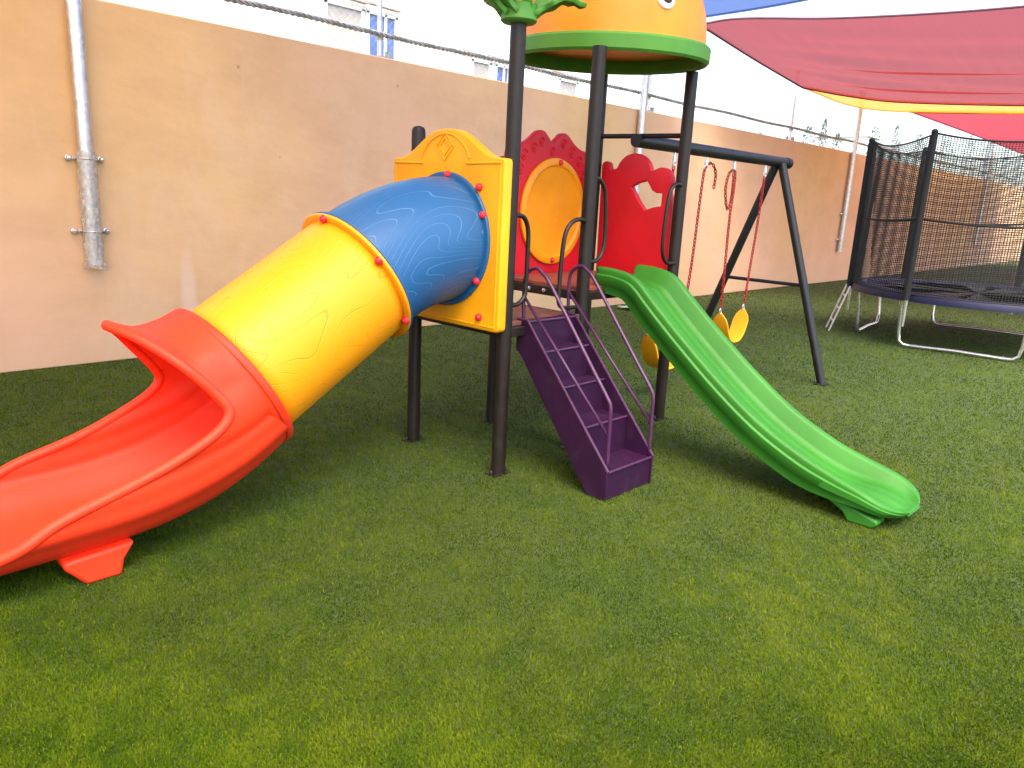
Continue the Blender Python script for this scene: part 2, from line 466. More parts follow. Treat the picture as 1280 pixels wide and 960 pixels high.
# chain-link fence on top of the wall
f = thing('chain_link_fence', (5.3, WALL_Y + .1, WT), 'wire mesh fence with twisted cable on top of the orange wall', 'fence')
FY = WALL_Y + .1
for px in (.2, 5.3, 10.42, 15.55, 20.7, 25.8, 31, 36):
    p = MB().cyl((px, FY, WT - .02), (px, FY, 4.35), .028, 10)
    o = p.build('fence_post', MAT['galv'], f)
    q = MB().box((px + .05, FY, WT + .012), (.15, .1, .022)); q.box((px + .1, FY - .02, WT + .05), (.05, .05, .06))
    q.build('post_foot', MAT['wire'], o)
    MB().tube([(px, FY, 3.19), (px, FY, 3.27)], .045, 10).build('clamp', MAT['wire'], o)
tw = MB()
for ph in (0, 2 * PI / 3, 4 * PI / 3):
    pts = []
    for i in range(0, 1700):
        x = 0 + i * .0205; a = x * 2 * PI / .20 + ph
        pts.append((x, FY - .05 + .017 * math.cos(a), 3.23 + .017 * math.sin(a) + .015 * math.sin(x * 1.1) ** 2))
    tw.tube(pts, .0135, 5)
tw.build('twisted_cable', MAT['wire'], f)
ms = MB(); z0, z1 = WT + .005, 4.3; hgt = z1 - z0
i = 0
x = 1.0
while x < 26:
    for sgn in (1, -1):
        a = (x, FY - .012 * sgn * .3, z0); c2 = (x + sgn * hgt, FY - .012 * sgn * .3, z1)
        ms.tube([a, c2], .0010 if x < 9 else .0006, 3, caps=False)
    x += .085
ms.build('wire_mesh', MAT['wire'], f)

# wall-mounted sail poles
def sail_pole(x, zbot, ztop, label, wrap):
    t = thing('sail_pole', (x, WALL_Y, zbot), label, 'pole', 'steel poles bolted to the wall')
    y = WALL_Y - .075; r = .058
    MB().cyl((x, y, zbot), (x, y, ztop), r, 24).build('tube', MAT['galv'], t)
    for z in (zbot + .28, zbot + .87):
        br = MB(); br.box((x, WALL_Y - .006, z), (.29, .010, .022))
        br.tube([(x - .066, WALL_Y - .012, z), (x - .066, y, z)] + [(x - .066 * math.cos(a), y - .066 * math.sin(a), z) for a in np.linspace(.2, PI - .2, 10)] + [(x + .066, y, z), (x + .066, WALL_Y - .012, z)], .008, 8)
        o = br.build('bracket', MAT['galv'], t)
        for s in (-1, 1):
            MB().lathe([(0, .055), (.012, .054), (.020, .045), (.022, .03), (.026, .028), (.026, .02), (.012, .018), (.012, .0)][::-1], 12, (x + s * .125, WALL_Y - .012, z), Matrix.Rotation(PI / 2, 3, 'X')).build('bolt', MAT['chrome'], o)
    if wrap:
        rows = []
        for i in range(40):
            z = zbot - .03 + i * (.95 / 39)
            row = []
            for k in range(28):
                a = 2 * PI * k / 28
                rr = r + .008 + .012 * abs(math.sin(3 * a + z * 21) * math.sin(z * 17 + 2 * a)) + random.uniform(0, .004) + (.012 if i < 3 else 0)
                row.append((x + rr * math.cos(a), y + rr * math.sin(a), z + .012 * math.sin(2 * a)))
            rows.append(row)
        MB().grid(rows, True).build('plastic_wrap', MAT['wrap'], t, sharp=180)
    return t
sail_pole(2.22, .87, 5.1, 'galvanised pole wrapped in clear plastic, on the wall left of the slide', True)
sail_pole(10.05, .87, 4.6, 'galvanised pole on the wall directly behind the red play panels', False)
sail_pole(18.6, .72, 4.35, 'galvanised pole on the wall between the swing frame and the trampoline', False)
sail_pole(30.9, .79, 4.35, 'far galvanised pole seen through the trampoline netting', False)

# ------------------------------------------------------------------ shade sails
def coons(N, F, W, E, nu=40, nv=30, ripple=None):
    def res(c, n):
        c = np.array(catmull(c, 12)); d = np.r_[0, np.cumsum(np.linalg.norm(np.diff(c, axis=0), axis=1))]
        t = np.linspace(0, d[-1], n); return np.stack([np.interp(t, d, c[:, k]) for k in range(3)], 1) if d[-1] > 1e-6 else np.repeat(c[:1], n, 0)
    N, F = res(N, nv), res(F, nv); W, E = res(W, nu), res(E, nu)
    rows = []
    for i in range(nu):
        s = i / (nu - 1); row = []
        for j in range(nv):
            t = j / (nv - 1)
            p = (1 - s) * N[j] + s * F[j] + (1 - t) * W[i] + t * E[i] - ((1 - s) * (1 - t) * N[0] + (1 - s) * t * N[-1] + s * (1 - t) * F[0] + s * t * F[-1])
            if ripple: p = p + np.array([0, 0, ripple(s, t)])
            row.append(tuple(p))
        rows.append(row)
    return rows
def sail(label, mat, N, F, W, E, ripple, edge, ropes=(), nu=60, nv=60):
    rows = coons(N, F, W, E, nu, nv, ripple)
    t = thing('shade_sail', rows[0][0], label, 'shade sail', 'coloured shade sails over the yard')
    MB().grid(rows).build('cloth', mat, t, sharp=180, solid=.004)
    b = MB()
    b.tube(rows[0], .018, 8); b.tube(rows[-1], .018, 8)
    b.tube([r[0] for r in rows], .018, 8); b.tube([r[-1] for r in rows], .018, 8)
    b.build('hem', edge, t)
    for a, c2 in ropes: MB().tube([a, c2], .008, 6).build('rope', MAT['rope'], t)
MAT['hem_dark'] = plain('dark_hem_webbing', (.12, .05, .07), .7)
redF = [(15.5, 7.08, 4.0), (17.0, 6.70, 4.0), (18.26, 6.03, 4.0), (19.58, 4.06, 4.0), (21.0, 1, 4.0), (22, -2, 4.1)]
rip = lambda s, t: -.10 * math.sin(PI * s) * math.sin(PI * min(1, t * 1.2)) + (.05 * math.sin(s * 24 + 5 * t) + .04 * math.sin(s * 47 - 7 * t) + .006 * math.sin(s * 95 + 4 * t)) * math.sin(PI * s) * (1 - .55 * t) * smooth(0, .3, t)
sail('wide red shade sail stretched above the swing frame and trampoline', MAT['sail_red'],
     [(11.3, 7.0, 4.40), (11.55, 6.4, 4.47), (12.44, 5.12, 4.5), (13.0, 2.93, 4.5), (13.4, 0, 4.6), (13.6, -2, 4.7)], redF,
     [(11.3, 7.0, 4.40), (13.3, 7.0, 4.17), (15.5, 7.08, 4.0)], [(13.6, -2, 4.7), (18, -2, 4.2), (22, -2, 4.1)], rip, MAT['hem_dark'],
     [((11.3, 7.0, 4.4), (10.05, 7.06, 4.5))])
sail('narrow yellow shade sail showing below the wide red one', MAT['sail_yellow'],
     [(a + .05, b2, c + .03) for a, b2, c in redF],
     [(15.6, 7.1, 4.01), (18.2, 7.12, 3.97), (19.9, 6.5, 4.0), (21, 4.3, 4.0), (23, 1, 4.03), (24, -2, 4.1)],
     [(15.55, 7.08, 4.03), (15.57, 7.09, 4.02), (15.6, 7.1, 4.01)], [(22.05, -2, 4.13), (23, -2, 4.1), (24, -2, 4.1)], None, MAT['sail_yellow'],
     [((18.2, 7.12, 3.97), (18.6, 7.06, 4.25))], 16, 40)
sail('far crimson shade sail beyond the yellow one, above the trampoline net', MAT['sail_crimson'],
     [(19.95, 6.45, 4.02), (21.05, 4.3, 4.03), (23.05, 1, 4.06), (24.05, -2, 4.13)], [(33, 6.6, 4.0), (33, 4, 3.95), (33, 1, 3.95), (33, -2, 4.0)],
     [(19.95, 6.45, 4.02), (26, 6.45, 4.0), (33, 6.6, 4.0)], [(24.05, -2, 4.13), (28, -2, 4.0), (33, -2, 4.0)], lambda s, t: -.12 * math.sin(PI * s) * t, MAT['sail_crimson'])
sail('blue shade sail stretched above the playset roof', MAT['sail_blue'],
     [(2.4, 6.9, 5.0), (2.6, 4.6, 5.0), (2.8, 2.8, 5.1), (2.9, .9, 5.2)],
     [(11.0, 6.95, 4.42), (11.0, 5.2, 4.46), (10.9, 3, 4.6), (11.1, .9, 4.8)],
     [(2.4, 6.9, 5.0), (6.5, 6.6, 4.6), (9, 6.8, 4.48), (11.0, 6.95, 4.42)], [(2.9, .9, 5.2), (7, 1.2, 5.0), (11.1, .9, 4.8)], lambda s, t: -.05 * math.sin(PI * s) * math.sin(PI * t), MAT['sail_blue'],
     [((11.0, 6.95, 4.42), (10.05, 7.06, 4.5)), ((2.4, 6.9, 5.0), (2.22, 7.06, 5.0))])

sail('added yellow shade sail out of view, left of the blue one', MAT['sail_yellow'],  # unseen sail, added to shade the left wall and warm its light
     [(-8, 6.9, 4.9), (-8, 4.5, 5.0), (-8, 2.6, 5.1), (-8, .8, 5.2)], [(2.2, 6.9, 5.05), (2.4, 4.5, 5.05), (2.6, 2.6, 5.15), (2.7, .8, 5.25)],
     [(-8, 6.9, 4.9), (-3, 6.7, 4.85), (2.2, 6.9, 5.05)], [(-8, .8, 5.2), (-3, 1.0, 5.1), (2.7, .8, 5.25)], lambda s, t: -.06 * math.sin(PI * s) * math.sin(PI * t), MAT['sail_yellow'])

# ------------------------------------------------------------------ beyond the wall
def house(name, x0, x1, y, z1, label, windows, roof=True):
    t = thing(name, ((x0 + x1) / 2, y, 0), label, 'house')
    MB().box(((x0 + x1) / 2, y + 4, z1 / 2), (x1 - x0, 8, z1)).build('wall', MAT['white_wall'], t, bevel=.02)
    if roof:
        MB().box(((x0 + x1) / 2, y + 3.9, z1 + .08), (x1 - x0 + .5, 8.6, .16)).build('roof', MAT['white_wall'], t, bevel=.02)
    for (a, bb, c, d, m) in windows:
        fr = MB(); w = bb - a; h = d - c
        for (cx, cz, dx, dz) in (((a + bb) / 2, c, w + .1, .1), ((a + bb) / 2, d, w + .1, .1), (a, (c + d) / 2, .08, h), (bb, (c + d) / 2, .08, h)) + ((((a + bb) * .5 + .12 * w, (c + d) / 2, .05, h),) if m == 'blue_glass' else ()):
            fr.box((cx, y - .03, cz), (dx - .003, .08, dz - .003))
        o = fr.build('window', MAT['white_wall'], t)
        MB().box(((a + bb) / 2, y - .012, (c + d) / 2), (w, .02, h)).build('pane', MAT[m], o)
        MB().box(((a + bb) / 2 - .2, y - .12, d + .14), (w + .5, .16, .035), Matrix.Rotation(.03, 3, 'Y')).build('canopy', MAT['roof_edge'], o)
    return t
house('white_house', 7.0, 13.2, 15, 8.6, 'white house with grey shutter and blue window above the wall', [(9.55, 10.5, 3.9, 5.42, 'grey_shutter'), (10.62, 11.4, 3.9, 5.42, 'blue_glass')])
house('white_house', 13.5, 21.5, 15.4, 8.5, 'white house with small window, seen just left of the playset roof', [(14.15, 14.8, 3.9, 5.0, 'grey_shutter'), (15.0, 15.5, 3.9, 5.0, 'blue_glass'), (17.6, 18.4, 3.9, 5.0, 'grey_shutter')], False)

def cypress(x, y, h, w, label):
    t = thing('cypress_tree', (x, y, 0), label, 'tree', 'distant trees beyond the wall')
    MB().tube([(x, y, 0), (x + .05, y, h * .5), (x, y, h * .93)], [.16, .1, .02], 8).build('trunk', MAT['bark'], t)
    b = MB(); n = 700
    for _ in range(n):
        q = random.random() ** .8; z = .6 + q * (h - .6)
        rad = w * (min(1, q * 5) * (1 - q) ** .7 + .05) * random.uniform(.25, 1.15); a = random.random() * 2 * PI
        c = Vector((x + rad * math.cos(a), y + rad * math.sin(a), z)); s = random.uniform(.12, .3)
        d = Vector((math.cos(a) * .5, math.sin(a) * .5, random.uniform(.6, 1.3))).normalized(); e = d.orthogonal().normalized()
        e = Matrix.Rotation(random.random() * 6, 3, d) @ e
        b.add([c - e * s * .3, c + d * s * .4 + e * s * .15, c + d * s * 1.2, c + d * s * .3 - e * s * .35], [(0, 1, 2, 3)])
    b.build('crown', MAT['cypress'], t, sharp=0)
_trees = [(950, 168, 20), (985, 172, 12), (1012, 160, 22), (1032, 150, 10), (1048, 168, 16), (1095, 160, 22), (1122, 158, 12), (1150, 168, 18), (1185, 176, 24), (1215, 170, 18), (1238, 178, 18), (1262, 182, 20)]
def unproj_y(u, v, Y):
    d = _R @ _ray(u, v); s = Y / d[1]; return d[0] * s, d[2] * s + 1.6
TL = ['leftmost pale cypress just above the orange wall', 'thin cypress right of the leftmost one', 'bushy cypress left of the thin spire tree', 'thin spire cypress above the wall end', 'squat cypress just left of the third pole', 'bushy tree right of the third pole', 'thin tree standing above the trampoline net corner', 'pale tree between the two front net poles', 'wide tree behind the trampoline net middle', 'tree left of the far pole behind netting', 'tree right of the far pole behind netting', 'rightmost tree behind the trampoline netting']
for (u, v, wpx), lb in zip(_trees, TL):
    Y = 34 + random.uniform(-3, 3); x, z = unproj_y(u, v, Y)
    cypress(x, Y, z, wpx * math.hypot(x, Y) / 944 * 1.1, lb)
x, z = unproj_y(990, 148, 33)
t = thing('billboard', (x, 33, 0), 'small grey billboard on a mast above the wall', 'billboard')
MB().box((x, 33, z), (1.0, .12, .95)).build('panel', MAT['grey_panel'], t, bevel=.02)
MB().cyl((x + .1, 33.1, 0), (x + .1, 33.1, z), .09, 10).build('mast', MAT['grey_panel'], t)
x, z = unproj_y(1090, 172, 45)
house('distant_house', x - 2.0, x + 4.5, 45, z, 'far pale house with flat pinkish roof line behind trees', [], True)

# ================================================================== PLAY STRUCTURE
PS = thing('play_structure', (3.9, 3.37, 0), 'playset tower with tube slide, purple stairs, green slide and orange dome roof', 'playset')
PA, PB, PC, PD, PE, PF = (3.04, 3.755), (3.04, 2.955), (3.765, 3.75), (3.763, 2.985), (4.85, 3.02), (4.85, 3.80)
PR = .042
def post(p, ztop, cap=False):
    x, y = p
    b = MB()
    prof = [(PR, 0.0), (PR, ztop)]
    if cap: prof = [(PR, 0), (PR, ztop - .03), (PR * .93, ztop - .012), (PR * .7, ztop), (PR * .3, ztop + .006), (0, ztop + .008)]
    b.lathe(prof, 24, (x, y, 0))
    o = b.build('post', MAT['brown'], PS)
    q = MB(); q.box((x, y, .008), (.14, .085, .008))
    q.build('base_plate', MAT['brown'], o, bevel=.003)
    for sx, sy in ((-1, 0), (1, 0)):
        MB().lathe([(.012, 0), (.012, .014), (.006, .022), (0, .022)], 8, (x + sx * .056, y, .012)).build('anchor_bolt', MAT['brown'], o)
    return o
post(PA, 1.985, True); post(PB, 2.50); post(PC, 1.86, True); post(PD, 2.485); post(PE, 2.50); post(PF, 2.56)

# decks
def deck(x0, x1, y0, y1, z, mat, name):
    b = MB(); b.box(((x0 + x1) / 2, (y0 + y1) / 2, z - .0125), (x1 - x0 - .02, y1 - y0 - .02, .025))
    o = b.build(name, mat, PS, bevel=.004)
    fr = MB(); h = .055
    for (cx, cy, dx, dy) in (((x0 + x1) / 2, y0, x1 - x0 - .07, .04), ((x0 + x1) / 2, y1, x1 - x0 - .07, .04), (x0, (y0 + y1) / 2, .04, y1 - y0 - .07), (x1, (y0 + y1) / 2, .04, y1 - y0 - .07)):
        fr.box((cx, cy, z - .026 - h / 2), (dx, dy, h))
    fr.build('deck_beam', MAT['brown'], o, bevel=.004)
    for cx, cy in ((x0 - .024, y0 + .3), (x0 - .024, y0 + .43)):
        MB().lathe([(.014, 0), (.014, .008), (.006, .014), (0, .014)], 8, (cx, cy, z - .05), Matrix.Rotation(-PI / 2, 3, 'Y')).build('bolt', MAT['chrome'], o)
    for cx in ((x0 + .18, x0 + .36) if name == 'upper_deck' else ()):
        MB().lathe([(.012, 0), (.012, .006), (.006, .012), (0, .012)], 8, (cx, y0 - .022, z - .05), Matrix.Rotation(PI / 2, 3, 'X')).build('bolt', MAT['chrome'], o)
    return o
deck(3.04, 3.735, 2.955, 3.76, .905, MAT['step_deck'], 'lower_deck')
deck(3.775, 4.85, 3.0, 3.785, 1.065, MAT['deck'], 'upper_deck')

def bolt_cap(p, normal, parent, r=.021):
    n = Vector(normal).normalized(); m = Vector((0, 0, 1)).rotation_difference(n).to_matrix()
    MB().lathe([(r * 1.05, -.003), (r, .008), (r * .85, .016), (r * .5, .022), (0, .024)], 14, p, m).build('bolt_cap', MAT['bolt'], parent)

# yellow tunnel panel (plane X = 2.98)
PXF = 2.955
def yp_outline():
    zb, zs, zt, yl, yr, yc = .862, 1.80, 1.955, 3.86, 2.905, 3.385
    r = .03
    pts = arc(yr + r, zb + r, r, -90, -180, 5)
    pts += [(yr, zs - .02), (yr + .006, zs - .005), (yr + .02, zs)]
    for k in range(1, 24):
        t = k / 24; y = yr + .05 + t * (yl - yr - .10); s = abs(y - yc) / ((yl - yr) / 2 - .05)
        pts.append((y, zs + (zt - zs) * (smooth(1.0, .12, s) if s > .12 else 1 + .02 * (1 - s / .12))))
    pts += [(yl - .02, zs), (yl - .006, zs - .005), (yl, zs - .02)]
    pts += arc(yl - r, zb + r, r, 0, -90, 5)
    return pts
hole = arc(3.37, 1.345, .325, 0, 360, 48)[:-1]
panel = flat_panel('tunnel_panel', [yp_outline(), hole], .065, .012, lambda u, v, w: (PXF + .012 + w, u, v), MAT['yellow'], PS)
# raised diamond relief and shoulder lines (moulded into the panel face)
rl = MB(); fx = PXF - .0205
def ridge(pts, r=.007, closed=False):
    rl.tube([(fx, y, z) for y, z in pts], r, 6, closed=closed)
for s in (.075, .045): ridge([(3.385 - s, 1.86), (3.385, 1.86 + s), (3.385 + s, 1.86), (3.385, 1.86 - s)], .006, True)
ridge([(2.93, 1.775), (3.20, 1.77)]); ridge([(3.84, 1.775), (3.57, 1.77)])
ridge([(2.935, 1.76), (2.935, .89), (3.83, .89), (3.83, 1.76)], .006)
ridge([(y, z) for y, z in arc(3.385, 1.70, .23, 25, 155, 16)], .006)
rl.build('relief', MAT['yellow'], panel)
for (y, z) in ((3.09, 1.645), (3.055, .935), (3.72, 1.645), (3.72, .935)): bolt_cap((fx - .002, y, z), (-1, 0, 0), panel)

# ---- tube slide: three bolted sections along one bent axis
R0 = .352
def ring(c, d, r, n=48, k0=0):
    """circle about c whose plane is normal to d (d in the XZ plane)"""
    d = Vector(d).normalized(); s = Vector((0, 1, 0)); u = s.cross(d).normalized()
    if u.z < 0: u = -u
    return [Vector(c) + r * (-math.cos(2 * PI * k / n) * u - math.sin(2 * PI * k / n) * s) for k in range(n)]
def tube_section(name, path, dirs, radii, mat, vstart=0):
    n = 64; rows = []; uvs = []; L = 0
    for i, (c, d, r) in enumerate(zip(path, dirs, radii)):
        if i: L += (Vector(path[i]) - Vector(path[i - 1])).length
        rw = ring(c, d, r, n); rows.append(rw + [rw[0]])
        uvs += [(L + vstart, k / n * 2 * PI * .36 + vstart) for k in range(n + 1)]
    return MB().grid(rows).build(name, mat, PS, sharp=180, solid=.014, offset=-1, uv=uvs)
def flange(c, d, r0, r1, th, mat, parent, name='flange'):
    d = Vector(d).normalized(); c = Vector(c)
    rows = [ring(c - d * th / 2, d, r0, 64), ring(c - d * th / 2, d, r1 - .004, 64), ring(c - d * th * .3, d, r1, 64), ring(c + d * th * .3, d, r1, 64), ring(c + d * th / 2, d, r1 - .004, 64), ring(c + d * th / 2, d, r0, 64)]
    rows.append(rows[0])
    return MB().grid(rows, True).build(name, mat, parent, sharp=50)
EL = math.radians(32.2)
c_pan, c_seam, c_col = Vector((2.94, 3.37, 1.345)), Vector((2.33, 3.375, 1.15)), Vector((1.62, 3.38, .70))
dseam = Vector((-math.cos(EL), 0, -math.sin(EL)))
path, dirs, radii = [], [], []
for i in range(17):                       # hermite elbow
    t = i / 16; h = (2 * t**3 - 3 * t**2 + 1, t**3 - 2 * t**2 + t, -2 * t**3 + 3 * t**2, t**3 - t**2)
    L = .64
    p = h[0] * c_pan + h[1] * Vector((-L, 0, 0)) + h[2] * c_seam + h[3] * dseam * L
    h2 = (6 * t * t - 6 * t, 3 * t * t - 4 * t + 1, -6 * t * t + 6 * t, 3 * t * t - 2 * t)
    d = h2[0] * c_pan + h2[1] * Vector((-L, 0, 0)) + h2[2] * c_seam + h2[3] * dseam * L
    path.append(p); dirs.append(d.normalized()); radii.append(R0)
elbow = tube_section('tube_elbow', path, dirs, radii, MAT['tube_blue'], .31)
flange(c_pan + Vector((-.008, 0, 0)), (-1, 0, 0), R0 - .01, R0 + .028, .028, MAT['tube_blue'], elbow)
flange(c_seam - dseam * .011, dseam, R0 - .01, R0 + .034, .016, MAT['tube_blue'], elbow)
for a in (0, 60, 120, 180, 240, 300):
    a = math.radians(a + 95)
    bolt_cap((PXF - .035, 3.37 + (R0 + .012) * math.cos(a), 1.345 + (R0 + .012) * math.sin(a)), (-1, 0, 0), elbow, .02)
ys = [c_seam + (c_col - c_seam) * (i / 10) for i in range(11)]
ytube = tube_section('tube_section', ys, [dseam] * 11, [R0] * 11, MAT['tube_yellow'], .8)
flange(c_seam + dseam * .008, dseam, R0 - .01, R0 + .036, .020, MAT['tube_yellow'], ytube)
u_ = Vector((0, 1, 0)).cross(dseam); u_ = u_ if u_.z > 0 else -u_
for a in (5, 65, 125, 185, 245, 305):
    aa = math.radians(a); q = c_seam + dseam * .02 + (R0 + .02) * (math.cos(aa) * u_ - math.sin(aa) * Vector((0, 1, 0)))
    bolt_cap(q, dseam, ytube, .02)

# ---- orange exit chute: a hooded tube end that opens into a channel
def exit_chute():
    # bottom line, top line and half width by station s (0 collar ... 1 lip)
    S = [0, .10, .2, .3, .42, .56, .72, .86, 1.0]
    bot = [(1.815, .375), (1.70, .290), (1.57, .215), (1.42, .155), (1.22, .112), (.98, .092), (.70, .085), (.44, .075), (.24, .045)]
    top = [(1.425, 1.03), (1.32, .985), (1.215, .965), (1.095, .965), (.98, .95), (.86, .93), (.66, .9), (.43, .88), (.24, .86)]
    wid = [.375, .375, .378, .382, .385, .388, .39, .39, .385]
    cs = lambda A: np.array(catmull([tuple(a) if hasattr(a, '__len__') else (a,) for a in A], 8))
    bot, top, wid, SS = cs(bot), cs(top), cs(wid)[:, 0], cs(S)[:, 0]
    m = len(bot)
    def P(i, phi):
        b, t_ = bot[i], top[i]; c = (b + t_) / 2; e = (b - t_) / 2
        cp, sp = math.cos(phi), abs(math.sin(phi))
        if cp > 0:                         # flatter floor as the channel opens out
            f = smooth(.15, .6, SS[i]); k = 1 - .22 * f
            sp = sp ** k; cpp = cp ** (1 - .12 * f)
        else: cpp = cp
        # moulded side ribs
        rib = .020 * math.exp(-((abs(phi) - 1.02) / .11) ** 2) - .012 * math.exp(-((abs(phi) - 1.35) / .08) ** 2)
        hood = .022 * math.exp(-((abs(phi) - 2.35) / .18) ** 2) - .012 * math.exp(-((abs(phi) - 1.9) / .14) ** 2)
        w = wid[i] + rib + hood * smooth(0, .1, SS[i])
        q = c + e * cpp
        return Vector((q[0], 3.385 + math.copysign(w * sp, phi), q[1]))
    rimz_x = [.1, .24, .45, .55, .72, .86, 1.1, 1.27, 1.36, 1.46]
    rimz_z = [.09, .125, .175, .205, .320, .40, .45, .488, .53, .62]
    def PS_(s, phi):
        f = s * (m - 1); i = min(int(f), m - 2); t = f - i
        return P(i, phi) * (1 - t) + P(i + 1, phi) * t
    TT_ = np.linspace(0, 1, 400)
    PHC = 1.54
    s0 = next(t for t in TT_ if PS_(t, PHC).x <= 1.475)
    s1 = next(t for t in TT_ if PS_(t, PI).x <= 1.10)
    tab = []
    for t in TT_:
        if t < s0: continue
        ph = PHC
        for k in range(300):
            a = .2 + k * ((PHC - .2) / 300); p = PS_(t, a)
            if p.z >= interp(rimz_x, rimz_z, p.x): ph = a; break
        tab.append((t, ph))
    tt = np.array([a for a, _ in tab]); pp = np.minimum.accumulate(np.array([b_ for _, b_ in tab]))
    def s_end(phi):
        if phi >= PHC:
            q = (phi - PHC) / (PI - PHC)
            return s0 + (s1 - s0) * (q ** 1.45)
        return float(np.interp(-phi, -pp, tt)) if phi > pp[-1] else 1.0
    ph_f = np.linspace(0, PI, 1200); se = np.array([s_end(a) for a in ph_f])
    ker = np.exp(-np.linspace(-2.0, 2.0, 231) ** 2); ker /= ker.sum()
    ext = np.r_[se[115:0:-1], se, se[-2:-117:-1]]; se = np.convolve(ext, ker, 'valid')
    # choose columns evenly along the cut edge, so the long rim gets as many as the floor
    E_ = np.array([PS_(b_, a) for a, b_ in zip(ph_f, se)]); dl = np.r_[0, np.cumsum(np.linalg.norm(np.diff(E_, axis=0), axis=1) + .0012)]
    nc = 110; cols = np.interp(np.linspace(0, dl[-1], nc), dl, ph_f); nt = 64
    full = list(-cols[::-1][:-1]) + list(cols)
    rows = []
    for k in range(nt + 1):
        row = []
        for a in full:
            e = float(np.interp(abs(a), ph_f, se)); t = k / nt
            p = PS_(e * t, a if abs(a) > 1e-6 else 1e-6)
            if abs(a) > 1.9: p = p + Vector((-.02, 0, .028)) * smooth(.72, 1, t) * smooth(1.9, PI, abs(a))
            row.append(p)
        rows.append(row)
    b = MB(); b.grid(rows)
    chute = b.build('exit_chute', MAT['orange'], PS, sharp=180, solid=.028, offset=0, weld=True)
    edge = rows[-1]; cl = [edge[0]]
    for p in edge[1:]:
        if (p - cl[-1]).length > .014: cl.append(p)
    if (cl[-1] - cl[0]).length < .014: cl.pop()
    for _ in range(2): cl = [(cl[k - 1] + cl[k] * 2 + cl[(k + 1) % len(cl)]) / 4 for k in range(len(cl))]
    MB().tube(cl, .023, 12, closed=True).build('rolled_rim', MAT['orange'], chute, sharp=180)
    # collar
    dcol = dseam
    flange(c_col + dcol * .004, dcol, R0 - .005, R0 + .048, .035, MAT['orange'], chute, 'collar')
    # lip cap at the collar lower tab
    rows = [ring(c_col + dcol * (.02 + .02 * k), dcol, R0 + .032 - .010 * k, 64) for k in range(3)]
    MB().grid(rows, True).build('collar_step', MAT['orange'], chute, sharp=180, solid=.012)
    # feet
    for s in (-1, 1):
        f = MB(); y0 = 3.385 + s * .235; w = .055
        ol = [(1.04, .135), (.995, .07), (.98, .0), (.845, .0), (.80, .055), (.77, .085), (.77, .12)]
        vs = [(x, y0 - w, z) for x, z in ol] + [(x, y0 + w * (1 if z > .05 else .8), z) for x, z in ol]
        n = len(ol)
        f.add(vs, [tuple(range(n)), tuple(range(n, 2 * n))[::-1]] + [(k, (k + 1) % n, n + (k + 1) % n, n + k) for k in range(n)])
        f.build('foot', MAT['orange'], chute, bevel=.014)
    return chute
exit_chute()

# ---- red back panel with yellow oval (plane Y = 3.8)
def mirrored(right, cx): return right + [(2 * cx - u, v) for u, v in right[::-1]]
hcx = 4.34
half = [(hcx + .46, 1.02)] + [tuple(p) for p in catmull([(hcx + .46, 1.90), (hcx + .43, 1.955), (hcx + .33, 1.975), (hcx + .25, 2.01), (hcx + .165, 2.07), (hcx + .10, 2.075), (hcx + .05, 2.04), (hcx + .012, 2.005)], 5)]
oval_panel = flat_panel('back_panel', [mirrored(half, hcx)], .05, .010, lambda u, v, w: (u, 3.835 - w, v), MAT['red'], PS)
tag(oval_panel, 'red back panel with yellow oval')
ov = MB(); oc = (4.37, 3.806, 1.51)
prof = [(1.0, 0), (1.0, .016), (.97, .024), (.88, .026), (.85, .012), (.82, .010), (0, .014)]
n = 64; vs = []; fs = []
for r, hgt_ in prof:
    for k in range(n):
        a = 2 * PI * k / n; vs.append((oc[0] + .355 * r * math.cos(a), oc[1] - hgt_, oc[2] + .385 * r * math.sin(a)))
for i in range(len(prof) - 1): fs += [(i * n + k, i * n + (k + 1) % n, (i + 1) * n + (k + 1) % n, (i + 1) * n + k) for k in range(n)]
ov.add(vs, fs); oval = ov.build('oval_window', MAT['amber'], oval_panel, sharp=50)
for dz in (.355, -.355): bolt_cap((4.37 + (.03 if dz > 0 else 0), 3.784, 1.51 + dz), (0, -1, 0), oval, .02)
dm = MB()
for dx in (-.045, .045): dm.lathe([(.02, 0), (.016, .004), (.008, .0045), (0, .001)], 12, (4.37 + dx, 3.794, 1.45), Matrix.Rotation(PI / 2, 3, 'X'))
dm.build('dimple', MAT['amber'], oval)
random.seed(3)
for (dx, dz, s) in ((-.30, 1.90, .035), (-.20, 1.955, .03), (-.33, 1.80, .03), (-.12, 2.0, .028), (.12, 2.0, .03), (.22, 1.95, .035), (.31, 1.89, .032), (.36, 1.78, .03), (-.40, 1.66, .03), (-.41, 1.5, .028), (.0, 1.94, .026), (.40, 1.62, .028)):
    for k in range(2):
        pts = [(hcx + dx + s * (1 - .6 * k) * math.cos(a), 3.809, dz + s * (1 - .6 * k) * math.sin(a)) for a in np.linspace(.4 + k, 5.2 + k, 14)]
        MB().tube(pts, .006, 6).build('curl', MAT['red'], oval_panel)

